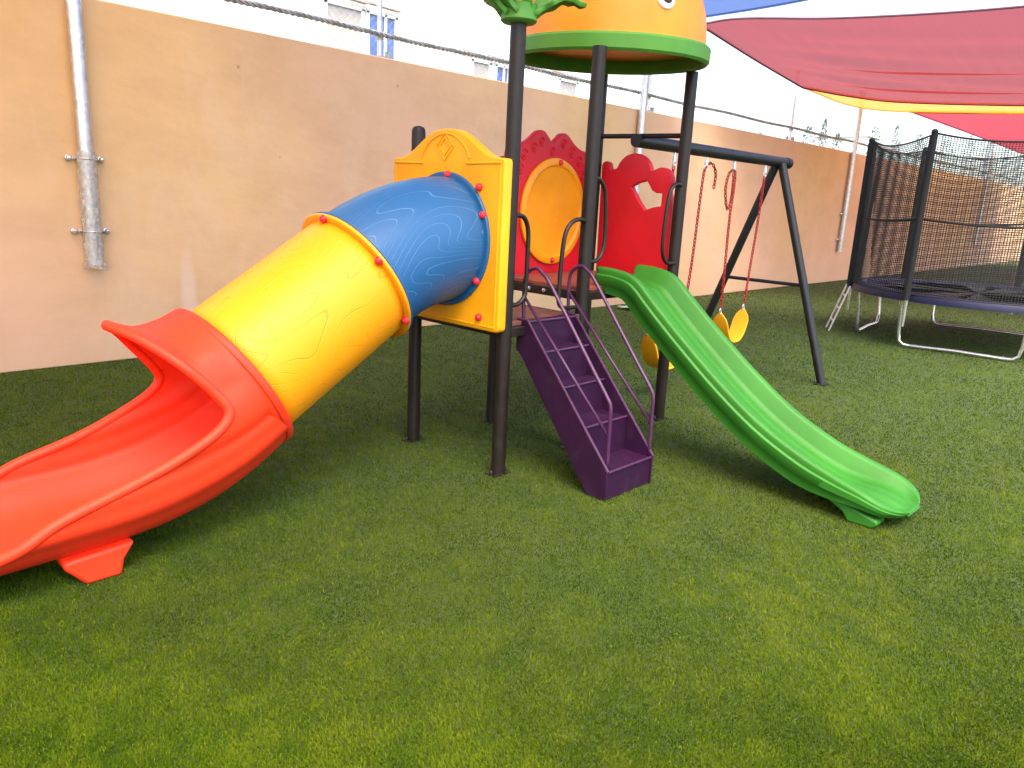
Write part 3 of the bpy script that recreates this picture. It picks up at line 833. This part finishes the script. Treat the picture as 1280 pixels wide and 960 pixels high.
# ---- red side panel with cut-outs (plane X = 4.85)
ol = [(3.74, 1.05), (3.755, 1.85)] + arc(3.715, 1.865, .042, 20, 150, 10) + [(3.665, 1.845), (3.63, 1.85)] \
     + arc(3.455, 1.80, .165, 20, 158, 18) + [(3.295, 1.84)] + arc(3.205, 1.765, .100, 60, 215, 18) + [(3.118, 1.70), (3.105, 1.66)] + [(3.09, 1.58), (3.09, 1.05)]
hl = [(3.46, 1.722), (3.40, 1.752), (3.325, 1.768), (3.30, 1.735), (3.275, 1.70), (3.235, 1.682), (3.185, 1.680), (3.185, 1.59), (3.25, 1.58), (3.325, 1.555), (3.385, 1.62)]
side = flat_panel('side_panel', [ol, hl], .05, .010, lambda u, v, w: (4.885 + w, u, v), MAT['red'], PS)
tag(side, 'red side panel with a cut-out opening')
# ---- grab loops
def loop_bar(pts, r=.0135):
    return MB().tube([tuple(p) for p in catmull(pts, 6)], r, 10).build('grab_loop', MAT['brown'], PS, sharp=180)
yb = 2.955
loop_bar([(3.06, yb, 1.50), (3.12, yb, 1.505), (3.165, yb, 1.485), (3.195, yb, 1.42), (3.20, yb, 1.30), (3.20, yb, 1.12), (3.19, yb, 1.05), (3.14, yb, 1.01), (3.06, yb, 1.005)])
loop_bar([(3.745, yb + .02, 1.475), (3.67, yb + .02, 1.49), (3.60, yb + .02, 1.47), (3.55, yb + .02, 1.41), (3.53, yb + .02, 1.30), (3.52, yb + .02, 1.1), (3.525, yb + .02, .99), (3.58, yb + .02, .955), (3.745, yb + .02, .95)])
loop_bar([(3.78, 2.985, 1.735), (3.85, 2.985, 1.735), (3.91, 2.985, 1.68), (3.93, 2.985, 1.60), (3.95, 2.985, 1.42), (3.94, 2.985, 1.30), (3.89, 2.985, 1.24), (3.79, 2.985, 1.225)])
loop_bar([(4.83, 3.0, 1.74), (4.75, 3.0, 1.745), (4.69, 3.0, 1.70), (4.665, 3.0, 1.60), (4.65, 3.0, 1.42), (4.66, 3.0, 1.27), (4.72, 3.0, 1.20), (4.83, 3.0, 1.19)])

# ---- dome roof
RC = Vector((4.345, 3.355, 2.55)); tl = math.radians(2.6)
ax = Vector((.687, -.727, 0)); RM = Matrix.Rotation(tl, 3, ax)
rim_prof = [(.642, -.045), (.656, -.030), (.658, .045), (.646, .060), (.622, .062), (.612, .050), (.612, -.03), (.630, -.045)]
rim = MB(); n = 72; vs = []; fs = []
for r, hh in rim_prof:
    for k in range(n): vs.append(RC + RM @ Vector((r * math.cos(2 * PI * k / n), r * math.sin(2 * PI * k / n), hh)))
m_ = len(rim_prof)
for i in range(m_):
    j = (i + 1) % m_
    fs += [(i * n + k, i * n + (k + 1) % n, j * n + (k + 1) % n, j * n + k) for k in range(n)]
rim.add(vs, fs)
roof = MB()
prof = [(.626, .045), (.622, .10), (.612, .19), (.592, .28), (.556, .37), (.502, .455), (.428, .53), (.33, .59), (.21, .63), (.10, .645), (0.001, .648)]
for i in range(1): roof.lathe([tuple(p) for p in catmull(prof, 3)], 72, RC, RM)
dome = roof.build('dome_roof', MAT['roof_orange'], PS, sharp=180, solid=.012, offset=-1)
rim.build('rim', MAT['roof_green'], dome, sharp=40)
def on_dome(az, h):
    r = interp([p[1] for p in prof], [p[0] for p in prof], h)
    return RC + RM @ Vector((r * math.cos(az), r * math.sin(az), h)), Vector((math.cos(az), math.sin(az), .35 if h < .3 else .6)).normalized()
for az in (-.55, -1.95):
    p, nn = on_dome(az, .262)
    m = Vector((0, 0, 1)).rotation_difference(nn).to_matrix()
    e = MB().lathe([(.062, -.02), (.061, .004), (.055, .010), (.042, .015), (0, .017)], 28, p, m).build('eye', MAT['white'], dome)
    m2p = p + nn * .006
    MB().lathe([(.037, -.004), (.036, .011), (.03, .017), (0, .020)], 24, m2p, m).build('pupil', MAT['black'], e)
# roof struts under the dome
# ---- palm topper on the front post
topx, topy = PB
cup = MB().lathe([(.044, 2.47), (.085, 2.475), (.095, 2.485), (.090, 2.53), (.093, 2.56), (.075, 2.565), (.0, 2.566)], 32, (topx, topy, 0)).build('palm_topper', MAT['roof_green'], PS, sharp=40)
tag(cup, 'green palm tree topper on the front post')
MB().lathe([(.07, 2.55), (.085, 2.60), (.08, 2.68), (.06, 2.74), (0, 2.76)], 24, (topx, topy, 0)).build('orange_bud', MAT['roof_orange'], cup)
def frond(az, pts, w):
    c, s = math.cos(az), math.sin(az); P_ = [tuple(p) for p in catmull(pts, 6)]; rows = []
    for i, (r, z) in enumerate(P_):
        t = i / (len(P_) - 1); ww = w * (math.sin(PI * min(1, .18 + t * .84)) ** .8) * (1 + .22 * math.sin(t * 24)) + .006
        rows.append([(topx + r * c - k * ww * s, topy + r * s + k * ww * c, z - abs(k) * ww * .35) for k in (-1, -.5, 0, .5, 1)])
    MB().grid(rows).build('frond', MAT['roof_green'], cup, sharp=60, solid=.022, bevel=.004)
base = [(.06, 2.52), (.13, 2.56), (.20, 2.60), (.26, 2.607), (.31, 2.585), (.345, 2.575)]
rise = [(.05, 2.52), (.12, 2.58), (.20, 2.66), (.30, 2.72), (.40, 2.72), (.46, 2.68)]
va = math.atan2(-.727, .687)
for da, P0, w in ((0.0, base, .05), (PI + .1, rise, .085), (PI / 2 + .3, rise, .07), (-PI / 2, [(.05, 2.55), (.1, 2.64), (.2, 2.74), (.3, 2.77), (.38, 2.73)], .07), (.8, rise, .07), (-2.4, rise, .07)):
    frond(va + da, P0, w)

# ---- staircase
SX0, SX1 = 3.195, 3.63
treads = [(2.281, .165), (2.475, .37), (2.66, .56), (2.80, .745), (2.922, .905)]
st = MB(); th = .008
for i, (y, z) in enumerate(treads):
    zl = treads[i - 1][1] if i else 0.0
    nxt = treads[i + 1][0] if i + 1 < len(treads) else 2.995
    wx = SX1 - SX0 - .016; cx = (SX0 + SX1) / 2
    st.box((cx, y + th / 2, (zl + z) / 2 - th / 2), (wx, th, z - zl - th - .001))
    st.box((cx, (y + nxt) / 2 + th / 2, z - th / 2), (wx, nxt - y, th))
stair = st.build('staircase', MAT['purple'], PS, sharp=30)
for s, x in ((0, SX0), (1, SX1)):
    poly = [(2.272, 0), (2.272, .172), (2.925, .912), (3.0, .912), (3.0, .735), (2.955, .70), (2.40, .0)]
    w = .006; k = len(poly); b = MB()
    b.add([(x - w, y, z) for y, z in poly] + [(x + w, y, z) for y, z in poly], [tuple(range(k)), tuple(range(k, 2 * k))[::-1]] + [(i, (i + 1) % k, k + (i + 1) % k, k + i) for i in range(k)])
    o = b.build('stringer', MAT['purple'], stair, bevel=.003)
    MB().tube([(x, 2.27, .174), (x, 2.924, .915), (x, 3.0, .915)], .0085, 8).build('edge_bead', MAT['purple_rail'], o)
for y, z in treads:
    MB().tube([(SX0 + .01, y - .002, z), (SX1 - .01, y - .002, z)], .0075, 8).build('nosing', MAT['purple_rail'], stair)
def rail(x, o):
    b = MB(); r = .0108
    arch = [(x, 2.98, .90), (x, 2.99, 1.06), (x, 2.985, 1.15), (x, 2.955, 1.195), (x, 2.90, 1.215), (x, 2.85, 1.19), (x, 2.775, 1.118), (x, 2.45, .715), (x, 2.335, .575), (x, 2.31, .53), (x, 2.305, .45), (x, 2.30, .17)]
    b.tube([tuple(p) for p in catmull(arch, 5)], r, 10)
    b.tube([(x, 2.985, 1.045), (x, 2.305, .36)], r * .85, 8)
    b.build('handrail', MAT['purple_rail'], stair, sharp=180)
rail(SX0 + .028, 0); rail(SX1 - .0, 1)

# ---- green wave slide
def green_slide():
    XL, XR = 3.985, 4.505; xc = (XL + XR) / 2; hw = (XR - XL) / 2
    rail_pts = [(3.06, 1.185), (2.93, 1.18), (2.80, 1.155), (2.72, 1.11), (2.62, 1.02), (2.42, .85), (2.10, .60), (1.82, .415), (1.56, .292), (1.36, .225), (1.20, .180), (1.08, .130), (1.01, .085)]
    P_ = np.array(catmull(rail_pts, 10)); L = np.r_[0, np.cumsum(np.linalg.norm(np.diff(P_, axis=0), axis=1))]; L /= L[-1]
    tq = np.r_[np.linspace(0, .9, 60), .9 + .1 * np.sin(np.linspace(0, PI / 2, 28)[1:])]
    P_ = [np.array([np.interp(t, L, P_[:, k]) for k in range(2)]) for t in tq]; m = len(P_)
    L = np.r_[0, np.cumsum([np.linalg.norm(P_[i + 1] - P_[i]) for i in range(m - 1)])]; L /= L[-1]
    rows = []
    for i in range(m):
        a = P_[max(i - 1, 0)]; b2 = P_[min(i + 1, m - 1)]; d = (b2 - a) / np.linalg.norm(b2 - a)
        nrm = np.array([-d[1], d[0]]); nrm = nrm if nrm[1] > 0 else -nrm
        s = L[i]; dep = .105 * (1 - .62 * smooth(.80, .99, s)); und = .165 * (1 - .66 * smooth(.74, 1.0, s))
        q = max(0, (s - .90) / .10); ws = math.sqrt(max(.10, 1 - q ** 3.4)); kz = 1; flare = 1 + .07 * smooth(.75, .92, s)
        dep *= max(.04, smooth(.30, .92, ws)); und = und * (.45 + .55 * ws); e = min(1, dep / .06)
        W = hw * flare; rt = .058
        half = [(W - .012, -und), (W - .008, -und * .66), (W + .004, -und * .60), (W + .004, -und * .30), (W - .010, -und * .25), (W - .010, -.014), (W - .014, -.004), (W - .024, .001), (W - rt + .010, .001), (W - rt, -.003 * e), (W - rt - .012, -.014 * e),
                (W - rt - .036, -dep * .78), (W - rt - .048, -dep * .92), (W - rt - .070, -dep), (W * .44, -dep - .003 * e), (W * .38, -dep + .004 * e), (W * .30, -dep - .006 * e), (.05, -dep - .007 * e), (.025, -dep + .002 * e)]
        prof = [(-x, z) for x, z in half] + [(0, -dep + .004 * e)] + half[::-1]
        rows.append([(xc + x * ws, P_[i][0] + nrm[0] * z, P_[i][1] + nrm[1] * z) for x, z in prof])
    b = MB(); b.grid(rows)
    # underside
    k = len(rows[0])
    b.grid([[r[0], r[-1]] for r in rows])
    o = b.build('slide', MAT['green'], PS, sharp=55, weld=True)
    # caps on both ends
    for r in (rows[0], rows[-1]):
        MB().add(r, [tuple(range(k))]).build('end_cap', MAT['green'], o, solid=.01)
    tag(o, 'green wave slide')
    f = MB(); pl = [(1.40, .10), (1.30, .045), (1.27, .0), (1.14, .0), (1.11, .03), (1.12, .052), (1.25, .085)]
    for x0 in (XL + .015, XR - .135):
        n = len(pl); f = MB()
        f.add([(x0, y, z) for y, z in pl] + [(x0 + .12, y, z) for y, z in pl], [tuple(range(n)), tuple(range(n, 2 * n))[::-1]] + [(q, (q + 1) % n, n + (q + 1) % n, n + q) for q in range(n)])
        f.build('foot', MAT['green'], o, bevel=.012)
green_slide()

# ================================================================== SWING FRAME
SW = thing('swing_set', (7.17, 3.41, 0), 'black steel A-frame with long top beam joined to the playset', 'swing set')
BY, BZ = 3.41, 2.05
MB().tube([(4.80, BY, BZ), (7.33, BY, BZ)], .048, 20).build('top_beam', MAT['charcoal'], SW)
MB().lathe([(.052, -.05), (.055, 0), (.052, .03), (.035, .042), (0, .045)], 20, (7.34, BY, BZ), Matrix.Rotation(PI / 2, 3, 'Y')).build('beam_cap', MAT['charcoal'], SW)
MB().tube([(4.85, 3.80, BZ + .04), (4.85, 3.02, BZ + .03)], .018, 10).build('mounting_bar', MAT['brown'], SW)
for s, yy in ((-1, 2.70), (1, 4.16)):
    lg = MB().tube([(7.17, BY + s * .03, BZ - .02), (7.17, yy, 0)], .040, 18).build('leg', MAT['charcoal'], SW)
    MB().box((7.17, yy, .010), (.13, .10, .012)).build('base_plate', MAT['charcoal'], lg, bevel=.003)
q = lambda z, s, yy: BY + s * .03 + (yy - BY - s * .03) * (BZ - .02 - z) / (BZ - .02)
MB().tube([(7.17, q(.915, -1, 2.70), .915), (7.17, q(.915, 1, 4.16), .915)], .017, 10).build('cross_bar', MAT['charcoal'], SW)
HX = (5.34, 5.83, 6.31, 6.90)
for x in HX:
    b = MB(); b.lathe([(.016, 0), (.016, .03), (.010, .045), (.010, .07)], 10, (x, BY, BZ - .115))
    b.tube([(x + .02 * math.cos(a), BY, BZ - .13 + .022 * math.sin(a)) for a in np.linspace(0, 2 * PI, 14)[:-1]], .005, 6, closed=True)
    b.build('hanger', MAT['galv'], SW)

def chain(path, name, parent, pitch=.031):
    P_ = np.array(catmull(path, 10)); d = np.r_[0, np.cumsum(np.linalg.norm(np.diff(P_, axis=0), axis=1))]
    b = MB(); n = int(d[-1] / pitch)
    for i in range(n):
        t = (i + .5) * pitch; c = Vector([np.interp(t, d, P_[:, k]) for k in range(3)])
        c2 = Vector([np.interp(t + .01, d, P_[:, k]) for k in range(3)]); dr = (c2 - c).normalized() if (c2 - c).length > 1e-6 else Vector((0, 0, -1))
        u = dr.cross(Vector((.3, .8, .2))).normalized(); w = dr.cross(u)
        if i % 2: u, w = w, u
        pts = []
        for k in range(10):
            a = 2 * PI * k / 10; pts.append(c + dr * (.0225 * math.cos(a)) + u * (.011 * math.sin(a)))
        b.tube(pts, .0048, 5, closed=True)
    return b.build(name, MAT['chain'], parent, sharp=180)
def swing(xa, za, xb, zb, sag, chains, label):
    t = thing('swing', ((xa + xb) / 2, BY, za - sag), label, 'swing', 'strap swings hanging from the black beam')
    cx = (xa + xb) / 2; pts = []
    for i in range(25):
        s = -1 + 2 * i / 24; x = cx + (xb - xa) / 2 * s * (1 + .18 * (1 - s * s))
        z = (za + zb) / 2 + (zb - za) / 2 * s - sag * (1 - abs(s) ** 2.6); pts.append((x, z))
    rows = []
    for i, (x, z) in enumerate(pts):
        e = abs(i - 12) / 12; w = .078 * (math.sqrt(max(0.05, 1 - max(0, (e - .80) / .20) ** 2)))
        rows.append([(x, BY + k * w, z + (.004 if abs(k) > .9 else 0)) for k in (-1, -.8, -.4, 0, .4, .8, 1)])
    MB().grid(rows).build('seat', MAT['seat_yellow'], t, sharp=60, solid=.016, offset=0, bevel=.004)
    for x, z in ((xa, za), (xb, zb)):
        MB().tube([(x + .016 * math.cos(a), BY, z + .02 + .028 * math.sin(a)) for a in np.linspace(0, 2 * PI, 14)[:-1]], .005, 6, closed=True).build('shackle', MAT['galv'], t)
    for c in chains: chain(c, 'chain', t)
HZ = BZ - .15
swing(5.20, .565, 5.70, .55, .30, [[(5.34, BY, HZ), (5.28, BY, 1.3), (5.20, BY, .60)],
      [(5.995, BY, 1.76), (6.0, BY, 1.88), (5.93, BY, 1.955), (5.84, BY, 1.93), (5.80, BY, 1.80), (5.765, BY, 1.15), (5.70, BY, .59)]], 'left yellow strap swing on red chains, behind the green slide top')
swing(6.36, .65, 6.80, .66, .28, [[(6.31, BY, HZ), (6.32, BY, 1.82), (6.315, BY, 1.66), (6.26, BY, 1.60), (6.20, BY, 1.76), (6.24, BY, 1.90), (6.33, BY, 1.91), (6.345, BY, 1.78), (6.33, BY, 1.5), (6.345, BY, 1.1), (6.36, BY, .69)],
      [(6.90, BY, HZ), (6.88, BY, 1.5), (6.84, BY, 1.1), (6.80, BY, .70)]], 'right yellow strap swing on red chains, nearer the black A-frame legs')

# ================================================================== TRAMPOLINE
TC = (11.6, 2.5); TR = 1.55; TZ = .66; TT = 2.57
T = thing('trampoline', (TC[0], TC[1], 0), 'round trampoline with blue pad, black safety net and steel legs', 'trampoline')
pt = lambda a, r, z: (TC[0] + r * math.cos(math.radians(a)), TC[1] + r * math.sin(math.radians(a)), z)
MB().tube([pt(a, TR - .05, TZ - .03) for a in range(0, 360, 5)], .022, 10, closed=True).build('frame_ring', MAT['galv'], T)
MB().lathe([(0, TZ), (TR - .28, TZ)], 64, (*TC, 0)).build('jump_mat', MAT['mat_black'], T, solid=.006)
pad = MB(); prof = [(TR - .30, TZ + .006), (TR - .27, TZ + .028), (TR - .08, TZ + .030), (TR - .01, TZ + .012), (TR, TZ - .02), (TR - .002, TZ - .07), (TR - .012, TZ - .07), (TR - .03, TZ - .005), (TR - .28, TZ + .002)]
pad.lathe(prof + [prof[0]], 96, (*TC, 0))
pad.f = [f_ for f_ in pad.f if len(f_) == 4]
pad.build('blue_pad', MAT['pad_blue'], T, sharp=40)
for ca in (187, 97, 7, 277):
    a0, a1 = ca - 27, ca + 27
    A, B2 = Vector(pt(a0, TR - .05, TZ - .04)), Vector(pt(a1, TR - .05, TZ - .04)); A0, B0 = Vector(pt(a0, TR - .10, .03)), Vector(pt(a1, TR - .10, .03))
    path = [A, A0 + Vector((0, 0, .14))]
    dirv = (B0 - A0).normalized()
    path += [A0 + Vector((0, 0, .05)) + dirv * .015, A0 + dirv * .07 + Vector((0, 0, .005)), A0 + dirv * .16]
    path += [A0 + (B0 - A0) * .5 + Vector((0, 0, .012)), B0 - dirv * .16, B0 - dirv * .07 + Vector((0, 0, .005)), B0 + Vector((0, 0, .05)) - dirv * .015, B0 + Vector((0, 0, .14)), B2]
    MB().tube(path, .021, 12).build('leg', MAT['chrome'], T, sharp=60)
PAng = (355, 52, 110, 164, 225, 290)
for a in PAng:
    p0, p1 = Vector(pt(a, TR + .03, .30 if a != 164 else .34)), Vector(pt(a, TR + .03, TT + .03))
    o = MB().tube([pt(a, TR + .03, TZ - .05), pt(a, TR + .03, TT - .02)], .042, 14).build('net_pole', MAT['foam'], T)
    MB().lathe([(.030, 0), (.040, .02), (.036, .05), (.015, .065), (0, .067)], 12, pt(a, TR + .03, TT - .02)).build('pole_cap', MAT['foam'], o)
    MB().tube([pt(a, TR + .01, .28), pt(a, TR + .01, TZ - .04)], .020, 10).build('pole_bracket', MAT['chrome'], o)
# net: hung between the poles, top edge sagging, inner pole sleeves
def net_pt(a, f):
    k = max(i for i in range(-1, 6) if (PAng[i % 6] - (360 if i in (-1,) else 0) if i != 0 else -5) <= a) if False else None
    order = sorted([(x if x < 350 else x - 360) for x in PAng] + [355])
    i = max(j for j in range(len(order)) if order[j] <= a + 1e-6); i = min(i, len(order) - 2)
    t = (a - order[i]) / (order[i + 1] - order[i])
    sag = .10 * 4 * t * (1 - t); r = TR - .005 - .10 * 4 * t * (1 - t) * (.35 + .65 * f)
    z = TZ + .02 + (TT - sag - TZ - .02) * f
    return pt(a, r, z)
nb = MB(); H0 = 38; NA = 300
slit = lambda a, f: abs(a - (131 - 14 * (f - .1))) < 5.0 * (1 - f / .62) * (f / .1 if f < .1 else 1) and .03 < f < .62
for k in range(NA):
    a = -5 + 360 * k / NA
    seg = []
    for j in range(H0 + 1):
        f = j / H0
        if slit(a, f):
            if len(seg) > 1: nb.tube(seg, .0046, 3, caps=False)
            seg = []
        else: seg.append(net_pt(a, f))
    if len(seg) > 1: nb.tube(seg, .0046, 3, caps=False)
for j in range(0, H0 * 2 + 1):
    f = j / (H0 * 2); seg = []
    for k in range(NA + 1):
        a = -5 + 360 * k / NA
        if slit(a, f):
            if len(seg) > 1: nb.tube(seg, .0042, 3, caps=False)
            seg = []
        else: seg.append(net_pt(min(a, 354.99), f))
    if len(seg) > 1: nb.tube(seg, .0042, 3, caps=False)
nb.build('safety_net', MAT['net'], T, sharp=180)
for f, r in ((1.0, .012), (.48, .010), (0.0, .01)):
    MB().tube([net_pt(-5 + 360 * k / 180, f) if k < 180 else net_pt(354.99, f) for k in range(181)], r, 6).build('net_band', MAT['net'], T, sharp=180)
# small ladder leaning on the trampoline
lx, ly = 10.98, 4.22
LD = thing('ladder', (lx, ly, 0), 'small steel ladder leaning on the back edge of the trampoline', 'ladder')
d = Vector((math.cos(math.radians(118)), math.sin(math.radians(118)), 0)); s_ = Vector((-d.y, d.x, 0))
foot = Vector(pt(116, TR + .24, 0)); head = Vector(pt(116, TR + .05, TZ - .02))
for s in (-1, 1):
    MB().tube([foot + s_ * .16 * s, head + s_ * .16 * s], .014, 8).build('rail', MAT['galv'], LD)
for t_ in (.22, .5, .78):
    c = foot.lerp(head, t_); MB().tube([c - s_ * .16, c + s_ * .16], .014, 8).build('rung', MAT['galv'], LD)

# pale scrap of sheeting on the turf under the slide
b = MB(); rows = []
for i in range(6):
    rows.append([(9.55 + i * .09, 6.52 + j * .09 + .02 * math.sin(i * 2), .03 + .02 * abs(math.sin(i * 1.3 + j))) for j in range(5)])
b.grid(rows); o = b.build('plastic_sheet', MAT['scrap'], solid=.004)
tag(o, 'small pale green plastic sheet lying on turf near the wall', 'sheet')
